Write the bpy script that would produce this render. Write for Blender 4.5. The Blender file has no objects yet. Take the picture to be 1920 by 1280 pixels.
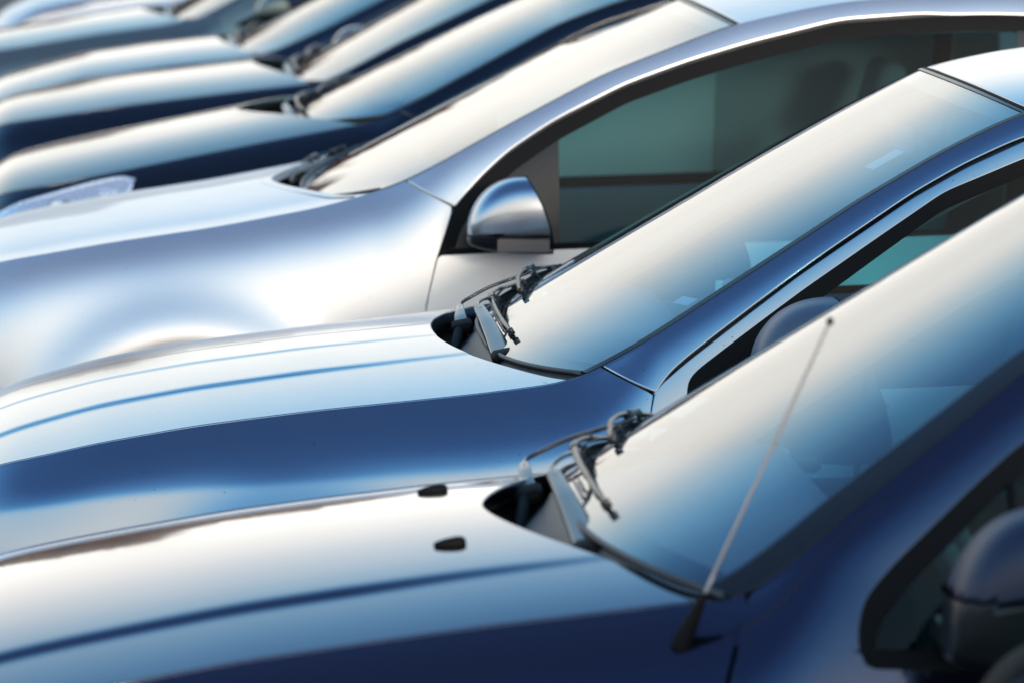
import bpy, math, random
import numpy as np
from mathutils import Matrix, Vector

S = bpy.context.scene
COL = S.collection
R = math.radians

# ------------------------------------------------------------------ camera
cd = bpy.data.cameras.new('camera')
cam = bpy.data.objects.new('camera', cd)
COL.objects.link(cam)
S.camera = cam
PITCH = math.atan(1040 / 7560.0)
YAW = math.atan(600 / 7560.0 * math.cos(PITCH))
cam.location = (0, 0, 2.2)
cam.rotation_euler = (math.pi / 2 - PITCH, 0, -YAW)
cd.sensor_width = 36.0
cd.lens = 36.0 * 7560 / 1920
cd.clip_start = 0.1
cd.clip_end = 2000
cd.dof.use_dof = True
cd.dof.focus_distance = 8.75
cd.dof.aperture_fstop = 4.0

# ------------------------------------------------------------------ sky and sun
SUN_EL, SUN_ROT = 9.0, 160.0
wd = bpy.data.worlds.new('World')
S.world = wd
wd.use_nodes = True
nt = wd.node_tree
bg = nt.nodes['Background']
sky = nt.nodes.new('ShaderNodeTexSky')
sky.sky_type = 'NISHITA'
sky.sun_disc = False
sky.sun_elevation = R(SUN_EL)
sky.sun_rotation = R(SUN_ROT)
sky.air_density = 1.0
sky.dust_density = 1.0
sky.ozone_density = 1.0
# clear winter air: the sky's own brightness, from deep blue overhead to a pale warm horizon
sep = nt.nodes.new('ShaderNodeSeparateColor')
nt.links.new(sky.outputs[0], sep.inputs[0])
lg = nt.nodes.new('ShaderNodeMath'); lg.operation = 'LOGARITHM'; lg.inputs[1].default_value = 2.0
nt.links.new(sep.outputs[1], lg.inputs[0])
mp = nt.nodes.new('ShaderNodeMapRange')
mp.inputs['From Min'].default_value = -0.7
mp.inputs['From Max'].default_value = 2.8
nt.links.new(lg.outputs[0], mp.inputs[0])
ramp = nt.nodes.new('ShaderNodeValToRGB')
SKY = [(0.02, (.053, .115, .27)), (0.15, (.066, .160, .40)), (0.28, (.14, .40, .80)), (0.40, (.32, .73, 1.13)), (0.525, (.64, .95, 1.17)),
       (0.63, (.92, 1.05, 1.12)), (0.72, (1.16, 1.16, 1.12)), (0.85, (1.25, 1.22, 1.14)), (1.0, (1.33, 1.28, 1.17))]
while len(ramp.color_ramp.elements) < len(SKY):
    ramp.color_ramp.elements.new(0.5)
for el, (ps, col) in zip(ramp.color_ramp.elements, SKY):
    el.position = ps
    el.color = (*[v / 1.4 for v in col], 1)
nt.links.new(mp.outputs[0], ramp.inputs[0])
vm = nt.nodes.new('ShaderNodeVectorMath'); vm.operation = 'SCALE'; vm.inputs['Scale'].default_value = 1.4 / 0.15
nt.links.new(ramp.outputs[0], vm.inputs[0])
nt.links.new(vm.outputs[0], bg.inputs[0])
bg.inputs[1].default_value = 0.15

sl = bpy.data.lights.new('sun', 'SUN')
sun = bpy.data.objects.new('sun', sl)
COL.objects.link(sun)
sl.energy = 3.0
sl.angle = R(12)
sl.color = (1.0, 0.87, 0.73)
sd = Vector((math.sin(R(SUN_ROT)) * math.cos(R(SUN_EL)), math.cos(R(SUN_ROT)) * math.cos(R(SUN_EL)), math.sin(R(SUN_EL))))
sun.rotation_euler = (-sd).to_track_quat('-Z', 'Y').to_euler()
sun.location = (0, 0, 30)

S.view_settings.view_transform = 'Standard'
S.view_settings.look = 'None'
S.view_settings.exposure = 0.45
S.view_settings.gamma = 1.0
S.render.engine = 'CYCLES'
S.cycles.use_denoising = True
S.cycles.transparent_max_bounces = 32
S.cycles.max_bounces = 14
S.cycles.glossy_bounces = 8
S.cycles.sample_clamp_indirect = 8.0

# ------------------------------------------------------------------ materials
def new_mat(name):
    m = bpy.data.materials.new(name)
    m.use_nodes = True
    return m, m.node_tree, m.node_tree.nodes['Principled BSDF']

def plain(name, col, rough=0.5, metal=0.0, spec=0.5, grain=0.0, scale=300.0, coat=0.0):
    m, t, b = new_mat(name)
    b.inputs['Base Color'].default_value = (*col, 1)
    b.inputs['Roughness'].default_value = rough
    b.inputs['Metallic'].default_value = metal
    b.inputs['Specular IOR Level'].default_value = spec
    b.inputs['Coat Weight'].default_value = coat
    tc = t.nodes.new('ShaderNodeTexCoord')
    n = t.nodes.new('ShaderNodeTexNoise')
    n.inputs['Scale'].default_value = scale
    t.links.new(tc.outputs['Object'], n.inputs['Vector'])
    mr = t.nodes.new('ShaderNodeMapRange')
    mr.inputs['To Min'].default_value = max(0.02, rough - 0.08)
    mr.inputs['To Max'].default_value = min(1.0, rough + 0.08)
    t.links.new(n.outputs[0], mr.inputs[0])
    t.links.new(mr.outputs[0], b.inputs['Roughness'])
    if grain:
        bp = t.nodes.new('ShaderNodeBump')
        bp.inputs['Strength'].default_value = grain
        bp.inputs['Distance'].default_value = 0.001
        t.links.new(n.outputs[0], bp.inputs['Height'])
        t.links.new(bp.outputs[0], b.inputs['Normal'])
    return m

def paint(name, col, metal, rough, coat=1.0, coat_rough=0.02, dirt=0.5):
    """Car paint: flake base under a clear coat, with road dust, specks and dried streaks."""
    m, t, b = new_mat(name)
    tc = t.nodes.new('ShaderNodeTexCoord')
    def noise(scale, detail=2.0, sc=(1, 1, 1)):
        mp = t.nodes.new('ShaderNodeMapping')
        mp.inputs['Scale'].default_value = sc
        n = t.nodes.new('ShaderNodeTexNoise')
        n.inputs['Scale'].default_value = scale
        n.inputs['Detail'].default_value = detail
        t.links.new(tc.outputs['Object'], mp.inputs[0])
        t.links.new(mp.outputs[0], n.inputs['Vector'])
        return n
    film = noise(5.0, 4.0)
    vor = t.nodes.new('ShaderNodeTexVoronoi')
    vor.inputs['Scale'].default_value = 42.0
    vor.inputs['Randomness'].default_value = 1.0
    t.links.new(tc.outputs['Object'], vor.inputs['Vector'])
    sp = t.nodes.new('ShaderNodeMapRange')          # small round specks, only in some cells
    sp.inputs['From Min'].default_value = 0.045
    sp.inputs['From Max'].default_value = 0.085
    sp.inputs['To Min'].default_value = 1.0
    sp.inputs['To Max'].default_value = 0.0
    t.links.new(vor.outputs['Distance'], sp.inputs[0])
    sc = t.nodes.new('ShaderNodeSeparateColor')
    t.links.new(vor.outputs['Color'], sc.inputs[0])
    gt = t.nodes.new('ShaderNodeMath'); gt.operation = 'GREATER_THAN'; gt.inputs[1].default_value = 0.6
    t.links.new(sc.outputs[0], gt.inputs[0])
    mu = t.nodes.new('ShaderNodeMath'); mu.operation = 'MULTIPLY'
    t.links.new(sp.outputs[0], mu.inputs[0]); t.links.new(gt.outputs[0], mu.inputs[1])
    sk = t.nodes.new('ShaderNodeMath'); sk.operation = 'MULTIPLY'; sk.inputs[1].default_value = dirt
    t.links.new(mu.outputs[0], sk.inputs[0])
    mix = t.nodes.new('ShaderNodeMixRGB')
    mix.inputs[1].default_value = (*col, 1)
    mix.inputs[2].default_value = (0.06, 0.05, 0.04, 1)
    t.links.new(sk.outputs[0], mix.inputs[0])
    t.links.new(mix.outputs[0], b.inputs['Base Color'])
    b.inputs['Metallic'].default_value = metal
    mr = t.nodes.new('ShaderNodeMapRange')
    mr.inputs['To Min'].default_value = rough - 0.03
    mr.inputs['To Max'].default_value = rough + 0.05
    t.links.new(film.outputs[0], mr.inputs[0])
    t.links.new(mr.outputs[0], b.inputs['Roughness'])
    cw = t.nodes.new('ShaderNodeMath'); cw.operation = 'SUBTRACT'; cw.inputs[0].default_value = coat
    t.links.new(sk.outputs[0], cw.inputs[1])
    t.links.new(cw.outputs[0], b.inputs['Coat Weight'])
    cr = t.nodes.new('ShaderNodeMapRange')
    cr.inputs['From Min'].default_value = 0.35
    cr.inputs['From Max'].default_value = 0.8
    cr.inputs['To Min'].default_value = coat_rough
    cr.inputs['To Max'].default_value = coat_rough + 0.05
    t.links.new(film.outputs[0], cr.inputs[0])
    t.links.new(cr.outputs[0], b.inputs['Coat Roughness'])
    b.inputs['Coat IOR'].default_value = 1.5
    return m

def glass(name, tint, dust=0.0, ior=1.52):
    m, t, b = new_mat(name)
    out = t.nodes['Material Output']
    t.nodes.remove(b)
    tr = t.nodes.new('ShaderNodeBsdfTransparent'); tr.inputs[0].default_value = (*tint, 1)
    gl = t.nodes.new('ShaderNodeBsdfGlossy'); gl.inputs['Roughness'].default_value = 0.015
    fr = t.nodes.new('ShaderNodeFresnel')
    ge = t.nodes.new('ShaderNodeNewGeometry')
    io = t.nodes.new('ShaderNodeMapRange')
    io.inputs['To Min'].default_value = ior
    io.inputs['To Max'].default_value = 1 / ior
    t.links.new(ge.outputs['Backfacing'], io.inputs[0])
    t.links.new(io.outputs[0], fr.inputs[0])
    mx = t.nodes.new('ShaderNodeMixShader')
    # both faces of the pane reflect: R = 2F / (1 + F)
    f2 = t.nodes.new('ShaderNodeMath'); f2.operation = 'MULTIPLY'; f2.inputs[1].default_value = 2.0
    f1 = t.nodes.new('ShaderNodeMath'); f1.operation = 'ADD'; f1.inputs[1].default_value = 1.0
    fd = t.nodes.new('ShaderNodeMath'); fd.operation = 'DIVIDE'
    t.links.new(fr.outputs[0], f2.inputs[0]); t.links.new(fr.outputs[0], f1.inputs[0])
    t.links.new(f2.outputs[0], fd.inputs[0]); t.links.new(f1.outputs[0], fd.inputs[1])
    t.links.new(fd.outputs[0], mx.inputs[0])
    t.links.new(tr.outputs[0], mx.inputs[1])
    t.links.new(gl.outputs[0], mx.inputs[2])
    last = mx
    if dust:
        df = t.nodes.new('ShaderNodeBsdfDiffuse'); df.inputs[0].default_value = (0.35, 0.36, 0.37, 1)
        tc = t.nodes.new('ShaderNodeTexCoord')
        n = t.nodes.new('ShaderNodeTexNoise'); n.inputs['Scale'].default_value = 22.0; n.inputs['Detail'].default_value = 6.0
        t.links.new(tc.outputs['Object'], n.inputs['Vector'])
        mr = t.nodes.new('ShaderNodeMapRange')
        mr.inputs['From Min'].default_value = 0.45; mr.inputs['From Max'].default_value = 0.8
        mr.inputs['To Min'].default_value = dust * 0.4; mr.inputs['To Max'].default_value = dust
        t.links.new(n.outputs[0], mr.inputs[0])
        m2 = t.nodes.new('ShaderNodeMixShader')
        t.links.new(mr.outputs[0], m2.inputs[0])
        t.links.new(mx.outputs[0], m2.inputs[1])
        t.links.new(df.outputs[0], m2.inputs[2])
        last = m2
    t.links.new(last.outputs[0], out.inputs[0])
    return m

M = {
    'rubber': plain('black_rubber', (0.007, 0.0065, 0.0065), 0.65, spec=0.1, grain=0.1),
    'trim': plain('black_trim', (0.010, 0.011, 0.013), 0.3, spec=0.35),
    'plastic': plain('grey_plastic', (0.036, 0.038, 0.041), 0.5, grain=0.35, scale=900),
    'black': plain('black_void', (0.006, 0.006, 0.006), 0.9, spec=0.1),
    'inside': plain('grey_interior', (0.17, 0.18, 0.19), 0.75),
    'cloth': plain('seat_cloth', (0.16, 0.17, 0.185), 0.9, grain=0.4, scale=700),
    'lining': plain('headlining', (0.22, 0.22, 0.21), 0.95),
    'arm': plain('wiper_arm_paint', (0.045, 0.047, 0.052), 0.24, 0.25, coat=0.3),
    'steel': plain('bare_steel', (0.45, 0.45, 0.46), 0.3, 1.0),
    'chrome': plain('reflector_chrome', (0.82, 0.84, 0.86), 0.28, 0.65, scale=40),
    'alloy': plain('wheel_alloy', (0.5, 0.51, 0.52), 0.3, 1.0),
    'tyre': plain('tyre_rubber', (0.02, 0.02, 0.021), 0.85, grain=0.3, scale=120),
    'amber': plain('amber_lens', (0.7, 0.22, 0.03), 0.12),
    'redlens': plain('red_lens', (0.35, 0.01, 0.01), 0.12),
    'white': plain('white_print', (0.75, 0.76, 0.76), 0.6),
    'wind': glass('windscreen_glass', (0.60, 0.78, 0.84), dust=0.008, ior=2.0),
    'side': glass('side_glass', (0.40, 0.68, 0.72), dust=0.004, ior=1.18),
    'clear': glass('clear_lens', (0.92, 0.95, 0.97)),
    'navymatt': plain('navy_mirror_shell', (0.016, 0.022, 0.05), 0.45, spec=0.4),
    'darkin': plain('dark_interior', (0.02, 0.022, 0.025), 0.8),
    'dim_panel': plain('dim_panel_tone', (0.27, 0.27, 0.26), 0.9, grain=0.4, scale=500),  # dimmer tone for the rear panel added inside the far window
    'slate': plain('slate_mirror_shell', (0.07, 0.095, 0.14), 0.42, spec=0.4),
    'bright_panel': plain('bright_panel_tone', (0.42, 0.42, 0.39), 0.9, grain=0.4, scale=500),  # bright tone for the front panel added inside the far window
    'rod': plain('antenna_rod_grey', (0.30, 0.27, 0.26), 0.4, 0.6),
    'pale': plain('pale_print', (0.42, 0.47, 0.50), 0.6),
    'mirror': plain('mirror_glass', (0.85, 0.86, 0.87), 0.02, 1.0),
}

# ------------------------------------------------------------------ mesh helpers
def nrm(a):
    return a / np.maximum(np.linalg.norm(a, axis=-1, keepdims=True), 1e-9)

class MB:
    """Collects grids with exact normals and links them as one mesh object."""
    def __init__(self):
        self.V, self.N, self.F, self.n = [], [], [], 0

    def grid(self, P, N, wrap=False):
        P = np.asarray(P, float); N = nrm(np.asarray(N, float))
        a, b = P.shape[:2]
        idx = np.arange(a * b).reshape(a, b)
        if wrap:
            idx = np.concatenate([idx, idx[:, :1]], 1)
        q = np.stack([idx[:-1, :-1], idx[1:, :-1], idx[1:, 1:], idx[:-1, 1:]], -1).reshape(-1, 4)
        Pf, Nf = P.reshape(-1, 3), N.reshape(-1, 3)
        fn = np.cross(Pf[q[:, 2]] - Pf[q[:, 0]], Pf[q[:, 3]] - Pf[q[:, 1]])
        if (fn * Nf[q].sum(1)).sum() < 0:
            q = q[:, ::-1]
        self.V.append(Pf); self.N.append(Nf); self.F.append(q + self.n); self.n += len(Pf)

    def tube(self, pts, rad, seg=10, cap=True):
        p = np.asarray(pts, float); k = len(p)
        rad = np.broadcast_to(np.asarray(rad, float), (k,))
        t = nrm(np.gradient(p, axis=0))
        up = np.array((0.13, 0.21, 0.97))
        if abs(t @ up).max() > 0.95:
            up = np.array((0.97, 0.2, 0.1))
        s = nrm(np.cross(t, up)); w = np.cross(s, t)
        an = np.linspace(0, 2 * np.pi, seg, endpoint=False)
        N = s[:, None] * np.cos(an)[None, :, None] + w[:, None] * np.sin(an)[None, :, None]
        P = p[:, None] + N * rad[:, None, None]
        if cap:
            P = np.concatenate([np.repeat(p[:1, None], seg, 1), P[:1], P, P[-1:], np.repeat(p[-1:, None], seg, 1)])
            N = np.concatenate([np.repeat(-t[:1, None], seg, 1), np.repeat(-t[:1, None], seg, 1), N,
                                np.repeat(t[-1:, None], seg, 1), np.repeat(t[-1:, None], seg, 1)])
        self.grid(P, N, wrap=True)

    def rbox(self, c, half, r=0.005, rot=None, n=4, taper=None):
        """Rounded box; taper(P) may reshape the local points."""
        half = np.asarray(half, float); r = min(r, half.min() * 0.98)
        inner = half - r
        g = np.concatenate([-1 - np.linspace(1, 0, n) * 0, ]) if False else None
        s = np.tan(np.linspace(-np.pi / 4, np.pi / 4, 2 * n))
        for ax in range(3):
            for sg in (-1, 1):
                u, v = np.meshgrid(s, s, indexing='ij')
                d = np.zeros(u.shape + (3,))
                d[..., ax] = sg; d[..., (ax + 1) % 3] = u; d[..., (ax + 2) % 3] = v
                d = nrm(d)
                base = np.where(np.abs(d) < 1e-9, 0, np.sign(d)) * inner
                base[..., ax] = sg * inner[ax]
                P = base + d * r
                if taper is not None:
                    P = taper(P)
                N = d
                if rot is not None:
                    P = P @ np.asarray(rot).T; N = N @ np.asarray(rot).T
                self.grid(P + np.asarray(c, float), N)

    def pebble(self, c, half, rot, nose=0.4):
        u = np.linspace(-np.pi / 2, np.pi / 2, 17)[:, None]; v = np.linspace(0, 2 * np.pi, 24, endpoint=False)[None, :]
        sq = lambda a, k: np.sign(a) * np.abs(a) ** k
        d = np.stack([sq(np.sin(u), 0.8) + 0 * v, sq(np.cos(u), 0.7) * np.cos(v), sq(np.cos(u), 0.7) * np.sin(v)], -1)
        P = d * np.asarray(half, float)
        P[..., 1:] *= (1 - nose * (0.5 - 0.5 * d[..., :1]))
        N = nrm(d / np.asarray(half, float))
        Rm = np.asarray(rot)
        self.grid(P @ Rm.T + np.asarray(c, float), N @ Rm.T, wrap=True)

    def lathe(self, prof, origin, axis=1, seg=40):
        """prof: (radius, offset along axis) pairs."""
        pr = np.asarray(prof, float)
        an = np.linspace(0, 2 * np.pi, seg, endpoint=False)
        t = np.gradient(pr, axis=0)
        nr = nrm(np.stack([t[:, 1], -t[:, 0]], -1))
        o = [i for i in range(3) if i != axis]
        P = np.zeros((len(pr), seg, 3)); N = np.zeros_like(P)
        P[..., axis] = pr[:, 1:2]; N[..., axis] = nr[:, 1:2]
        P[..., o[0]] = pr[:, :1] * np.cos(an); P[..., o[1]] = pr[:, :1] * np.sin(an)
        N[..., o[0]] = nr[:, :1] * np.cos(an); N[..., o[1]] = nr[:, :1] * np.sin(an)
        self.grid(P + np.asarray(origin, float), N, wrap=True)

    def build(self, name, mat, parent=None):
        me = bpy.data.meshes.new(name)
        V = np.concatenate(self.V); N = np.concatenate(self.N); F = np.concatenate(self.F)
        me.vertices.add(len(V)); me.vertices.foreach_set('co', V.astype(np.float32).ravel())
        me.loops.add(F.size); me.loops.foreach_set('vertex_index', F.astype(np.int32).ravel())
        me.polygons.add(len(F))
        me.polygons.foreach_set('loop_start', np.arange(0, F.size, 4, dtype=np.int32))
        me.polygons.foreach_set('loop_total', np.full(len(F), 4, np.int32))
        me.update(calc_edges=True)
        me.validate(clean_customdata=False)
        me.polygons.foreach_set('use_smooth', np.ones(len(me.polygons), bool))
        if len(me.vertices) == len(N):
            me.normals_split_custom_set_from_vertices(N.astype(np.float32))
        me.materials.append(mat)
        o = bpy.data.objects.new(name, me)
        COL.objects.link(o)
        if parent is not None:
            o.parent = parent
        return o

def lips(P, N, sides, r=0.0035, depth=0.02):
    """Roll the edges of a panel inwards, so that gaps between panels have real rounded lips."""
    th = np.radians([25, 50, 75, 90])
    def roll(P0, P1, N0):
        t = P0 - P1
        t = nrm(t - (t * N0).sum(-1, keepdims=True) * N0)
        rows = [P0 + r * math.sin(a) * t - r * (1 - math.cos(a)) * N0 for a in th]
        nn = [math.cos(a) * N0 + math.sin(a) * t for a in th]
        rows.append(rows[-1] - depth * N0); nn.append(t)
        return np.stack(rows), np.stack(nn)
    for ax, lo, hi in ((0, 'u0', 'u1'), (1, 'v0', 'v1')):
        P = np.swapaxes(P, 0, ax); N = np.swapaxes(N, 0, ax)
        pre, post = [], []
        if lo in sides:
            a, b = roll(P[0], P[1], N[0]); pre = [a[::-1]]; npre = [b[::-1]]
        if hi in sides:
            a, b = roll(P[-1], P[-2], N[-1]); post = [a]; npost = [b]
        P2 = np.concatenate(pre + [P] + post)
        N2 = np.concatenate((npre if pre else []) + [N] + (npost if post else []))
        P = np.swapaxes(P2, 0, ax); N = np.swapaxes(N2, 0, ax)
    return P, N

def resample(poly, n):
    p = np.asarray(poly, float)
    d = np.concatenate([[0], np.cumsum(np.linalg.norm(np.diff(p, axis=0), axis=1))])
    s = np.linspace(0, d[-1], n)
    return np.stack([np.interp(s, d, p[:, k]) for k in range(p.shape[1])], -1)

def rounded(poly, n=60, sig=2.0):
    """A polyline resampled and gently smoothed, its ends kept."""
    p = resample(poly, n)
    k = int(3 * sig) + 1
    g = np.exp(-0.5 * (np.arange(-k, k + 1) / sig) ** 2); g /= g.sum()
    ext = np.concatenate([2 * p[0] - p[k:0:-1], p, 2 * p[-1] - p[-2:-k - 2:-1]])
    return np.stack([np.convolve(ext[:, j], g, 'valid') for j in range(p.shape[1])], -1)

def coons(top, bot, left, right, nu, nv):
    """Grid of 2-D points between four boundary lines (top/bottom run front to rear, left/right run top to bottom)."""
    t, b = resample(top, nu), resample(bot, nu)
    l, r = resample(left, nv), resample(right, nv)
    u = np.linspace(0, 1, nu)[:, None, None]; v = np.linspace(0, 1, nv)[None, :, None]
    return ((1 - v) * t[:, None] + v * b[:, None] + (1 - u) * l[None] + u * r[None]
            - ((1 - u) * (1 - v) * t[0] + u * (1 - v) * t[-1] + (1 - u) * v * b[0] + u * v * b[-1]))

class Curve:
    """Smooth function of x through points."""
    def __init__(self, pts, sig=0.04):
        self.x = np.arange(-2.2, 3.6, 0.005)
        p = np.asarray(pts, float)
        y = np.interp(self.x, p[:, 0], p[:, 1])
        e0 = (p[1, 1] - p[0, 1]) / (p[1, 0] - p[0, 0])
        y = np.where(self.x < p[0, 0], p[0, 1] + e0 * (self.x - p[0, 0]), y)
        k = int(3 * sig / 0.005) + 1
        g = np.exp(-0.5 * (np.arange(-k, k + 1) * 0.005 / sig) ** 2); g /= g.sum()
        ext = np.concatenate([np.full(k, y[0]), y, np.full(k, y[-1])])
        self.y = np.convolve(ext, g, 'valid')
    def __call__(self, x):
        return np.interp(x, self.x, self.y)

# ------------------------------------------------------------------ the shape of one car
NOSE, TAIL = -1.56, 2.78

class Shape:
    def __init__(self, c):
        self.c = c
        self.z0 = Curve(c['z0'], c.get('sig', 0.035))
        self.zb = c['zb']
        self.Wm = c.get('W', 0.86)
        self.xw = c.get('xw', -0.60)
        z = np.arange(-1.0, 1.2, 0.005)
        def st(t):
            t = np.clip(t, 0, 1); return t * t * (3 - 2 * t)
        a1 = c.get('a1', 0.34)
        A = a1 * st((z + c.get('a0', 0.40)) / 0.36) + (c.get('a2', 0.22) - a1) * st((z + 0.02) / 0.10)
        self._z, self._I = z, np.cumsum(A) * 0.005
        h = np.asarray(c.get('hood', [(0, 0), (0.5, 5), (1, 11)]), float)
        e = np.linspace(0, 1, 401)
        ta = np.tan(np.radians(np.interp(e, h[:, 0], h[:, 1])))
        k = np.exp(-0.5 * (np.arange(-24, 25) / 8.0) ** 2); k /= k.sum()
        ta = np.convolve(np.concatenate([-ta[24:0:-1], ta, np.full(24, ta[-1])]), k, 'valid')
        I = np.concatenate([[0], np.cumsum(ta[:-1])]) / 400
        self._e, self._D = e, I[-1] - I

    def W1(self, x):
        t = np.clip((-0.70 - x) / (-0.70 - NOSE), 0, 1)
        s = np.clip((x - 1.9) / (TAIL + 0.05 - 1.9), 0, 1)
        front = self.c.get('fw', 0.035)
        sl = np.clip((0.1 - x) / 1.1, 0, 1)
        return self.Wm * (1 - t ** 3.4) ** 0.45 * (1 - 0.25 * s ** 3.0) - front * sl * sl * (3 - 2 * sl)

    def w(self, x, z):
        x = np.asarray(x, float); z = np.asarray(z, float)
        h = np.maximum(self.z0(x) - z, 0)
        b = np.clip((x + 0.10) / 0.25, 0, 1); b = b * b * (3 - 2 * b)
        B0 = self.c.get('B0', 1.5) * (1 - b) + 0.85 * b
        lam = self.c.get('lam', 0.085) * (1 - b) + 0.06 * b
        IB = B0 * lam * np.exp(-h / lam)
        if 'shoulder' in self.c:                        # upper wing rolls over, then breaks at a crease line
            bs, h0c = self.c['shoulder']
            h0 = np.interp(x, [p[0] for p in h0c], [p[1] for p in h0c])
            q = np.linspace(0, 3, 301)
            f = (1 - 0.80 * np.clip(q, 0, 1)) * 0.5 * (1 - np.tanh((q - 1) / 0.06))
            J = np.cumsum(f[::-1])[::-1] * 0.01
            IB = (1 - b) * bs * h0 * np.interp(h / h0, q, J) + b * IB
        W = self.W1(x) - np.interp(z - self.zb, self._z, self._I) - IB
        W = W - 0.05 * np.clip((0.5 - z) / 0.3, 0, 2) ** 2
        for xc in (self.xw, self.xw + 2.56):
            r = np.hypot(x - xc, z - 0.31)
            W = W + self.c.get('fl', 0.026) * np.exp(-((r - self.c.get('flr', 0.37)) / self.c.get('fls', 0.065)) ** 2) * np.clip((z - 0.2) / 0.3, 0, 1)
        return np.maximum(W, 0.02)

    def side(self, XZ, inset=0.0):
        """Lift (x, z) points onto the near body side; returns points and outward normals."""
        x, z = XZ[..., 0], XZ[..., 1]
        e = 0.004
        w = self.w(x, z)
        wx = (self.w(x + e, z) - self.w(x - e, z)) / (2 * e)
        wz = (self.w(x, z) - self.w(x, z - 2 * e)) / (2 * e)
        N = nrm(np.stack([-wx, -np.ones_like(w), -wz], -1))
        P = np.stack([x, -w, z], -1)
        return P - N * inset, N

    def top(self, x):
        return self.w(x, self.z0(x))

    def hood_z(self, x, y):
        w0 = self.top(x)
        eta = np.clip(np.abs(y) / w0, 0, 1)
        z = self.z0(x) + np.interp(eta, self._e, self._D) * w0
        for yc, d, wd in self.c.get('crease', ()):
            f = np.clip((-0.10 - x) / 0.5, 0, 1) ** 0.8
            ycx = yc * (1 - 0.12 * (x + 0.6))
            z = z + d * f * 0.5 * (1 - np.tanh((np.abs(y) - ycx) / wd))
        return z

    def surf(self, f, x, y):
        e = 0.004
        z = f(x, y)
        zx = (f(x + e, y) - f(x - e, y)) / (2 * e)
        zy = (f(x, y + e) - f(x, y - e)) / (2 * e)
        return np.stack([x, y, z], -1), nrm(np.stack([-zx, -zy, np.ones_like(z)], -1))

    # windscreen: u 0 bottom .. 1 header, v -1 near .. 1 far
    def wind(self, u, v, off=0.0):
        g = self.c['glass']
        def f(u, v):
            xe = g['xb'] + (g['xh'] - g['xb']) * u
            ze = self.z0(xe)
            ye = self.top(xe) - 0.004
            C0, C1 = np.array(g['c0']), np.array(g['c1'])
            xc = C0[0] + (C1[0] - C0[0]) * u
            zc = C0[1] + (C1[1] - C0[1]) * u + g.get('bow', 0.012) * 4 * u * (1 - u)
            k = np.abs(v) ** g.get('p', 2.2)
            return np.stack([xc + (xe - xc) * k, ye * v, zc + (ze - zc) * k], -1)
        u = np.asarray(u, float); v = np.asarray(v, float)
        e = 0.003
        P = f(u, v)
        N = nrm(np.cross(f(u + e, v) - f(u - e, v), f(u, v + e) - f(u, v - e)))
        N = np.where(N[..., 2:3] < 0, -N, N)
        return P + N * off, N

def mir(P, N):
    k = np.array([1, -1, 1.0])
    return P * k, N * k

def empty(name, loc):
    o = bpy.data.objects.new(name, None)
    COL.objects.link(o)
    o.location = loc
    o.empty_display_size = 0.3
    return o

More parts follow.
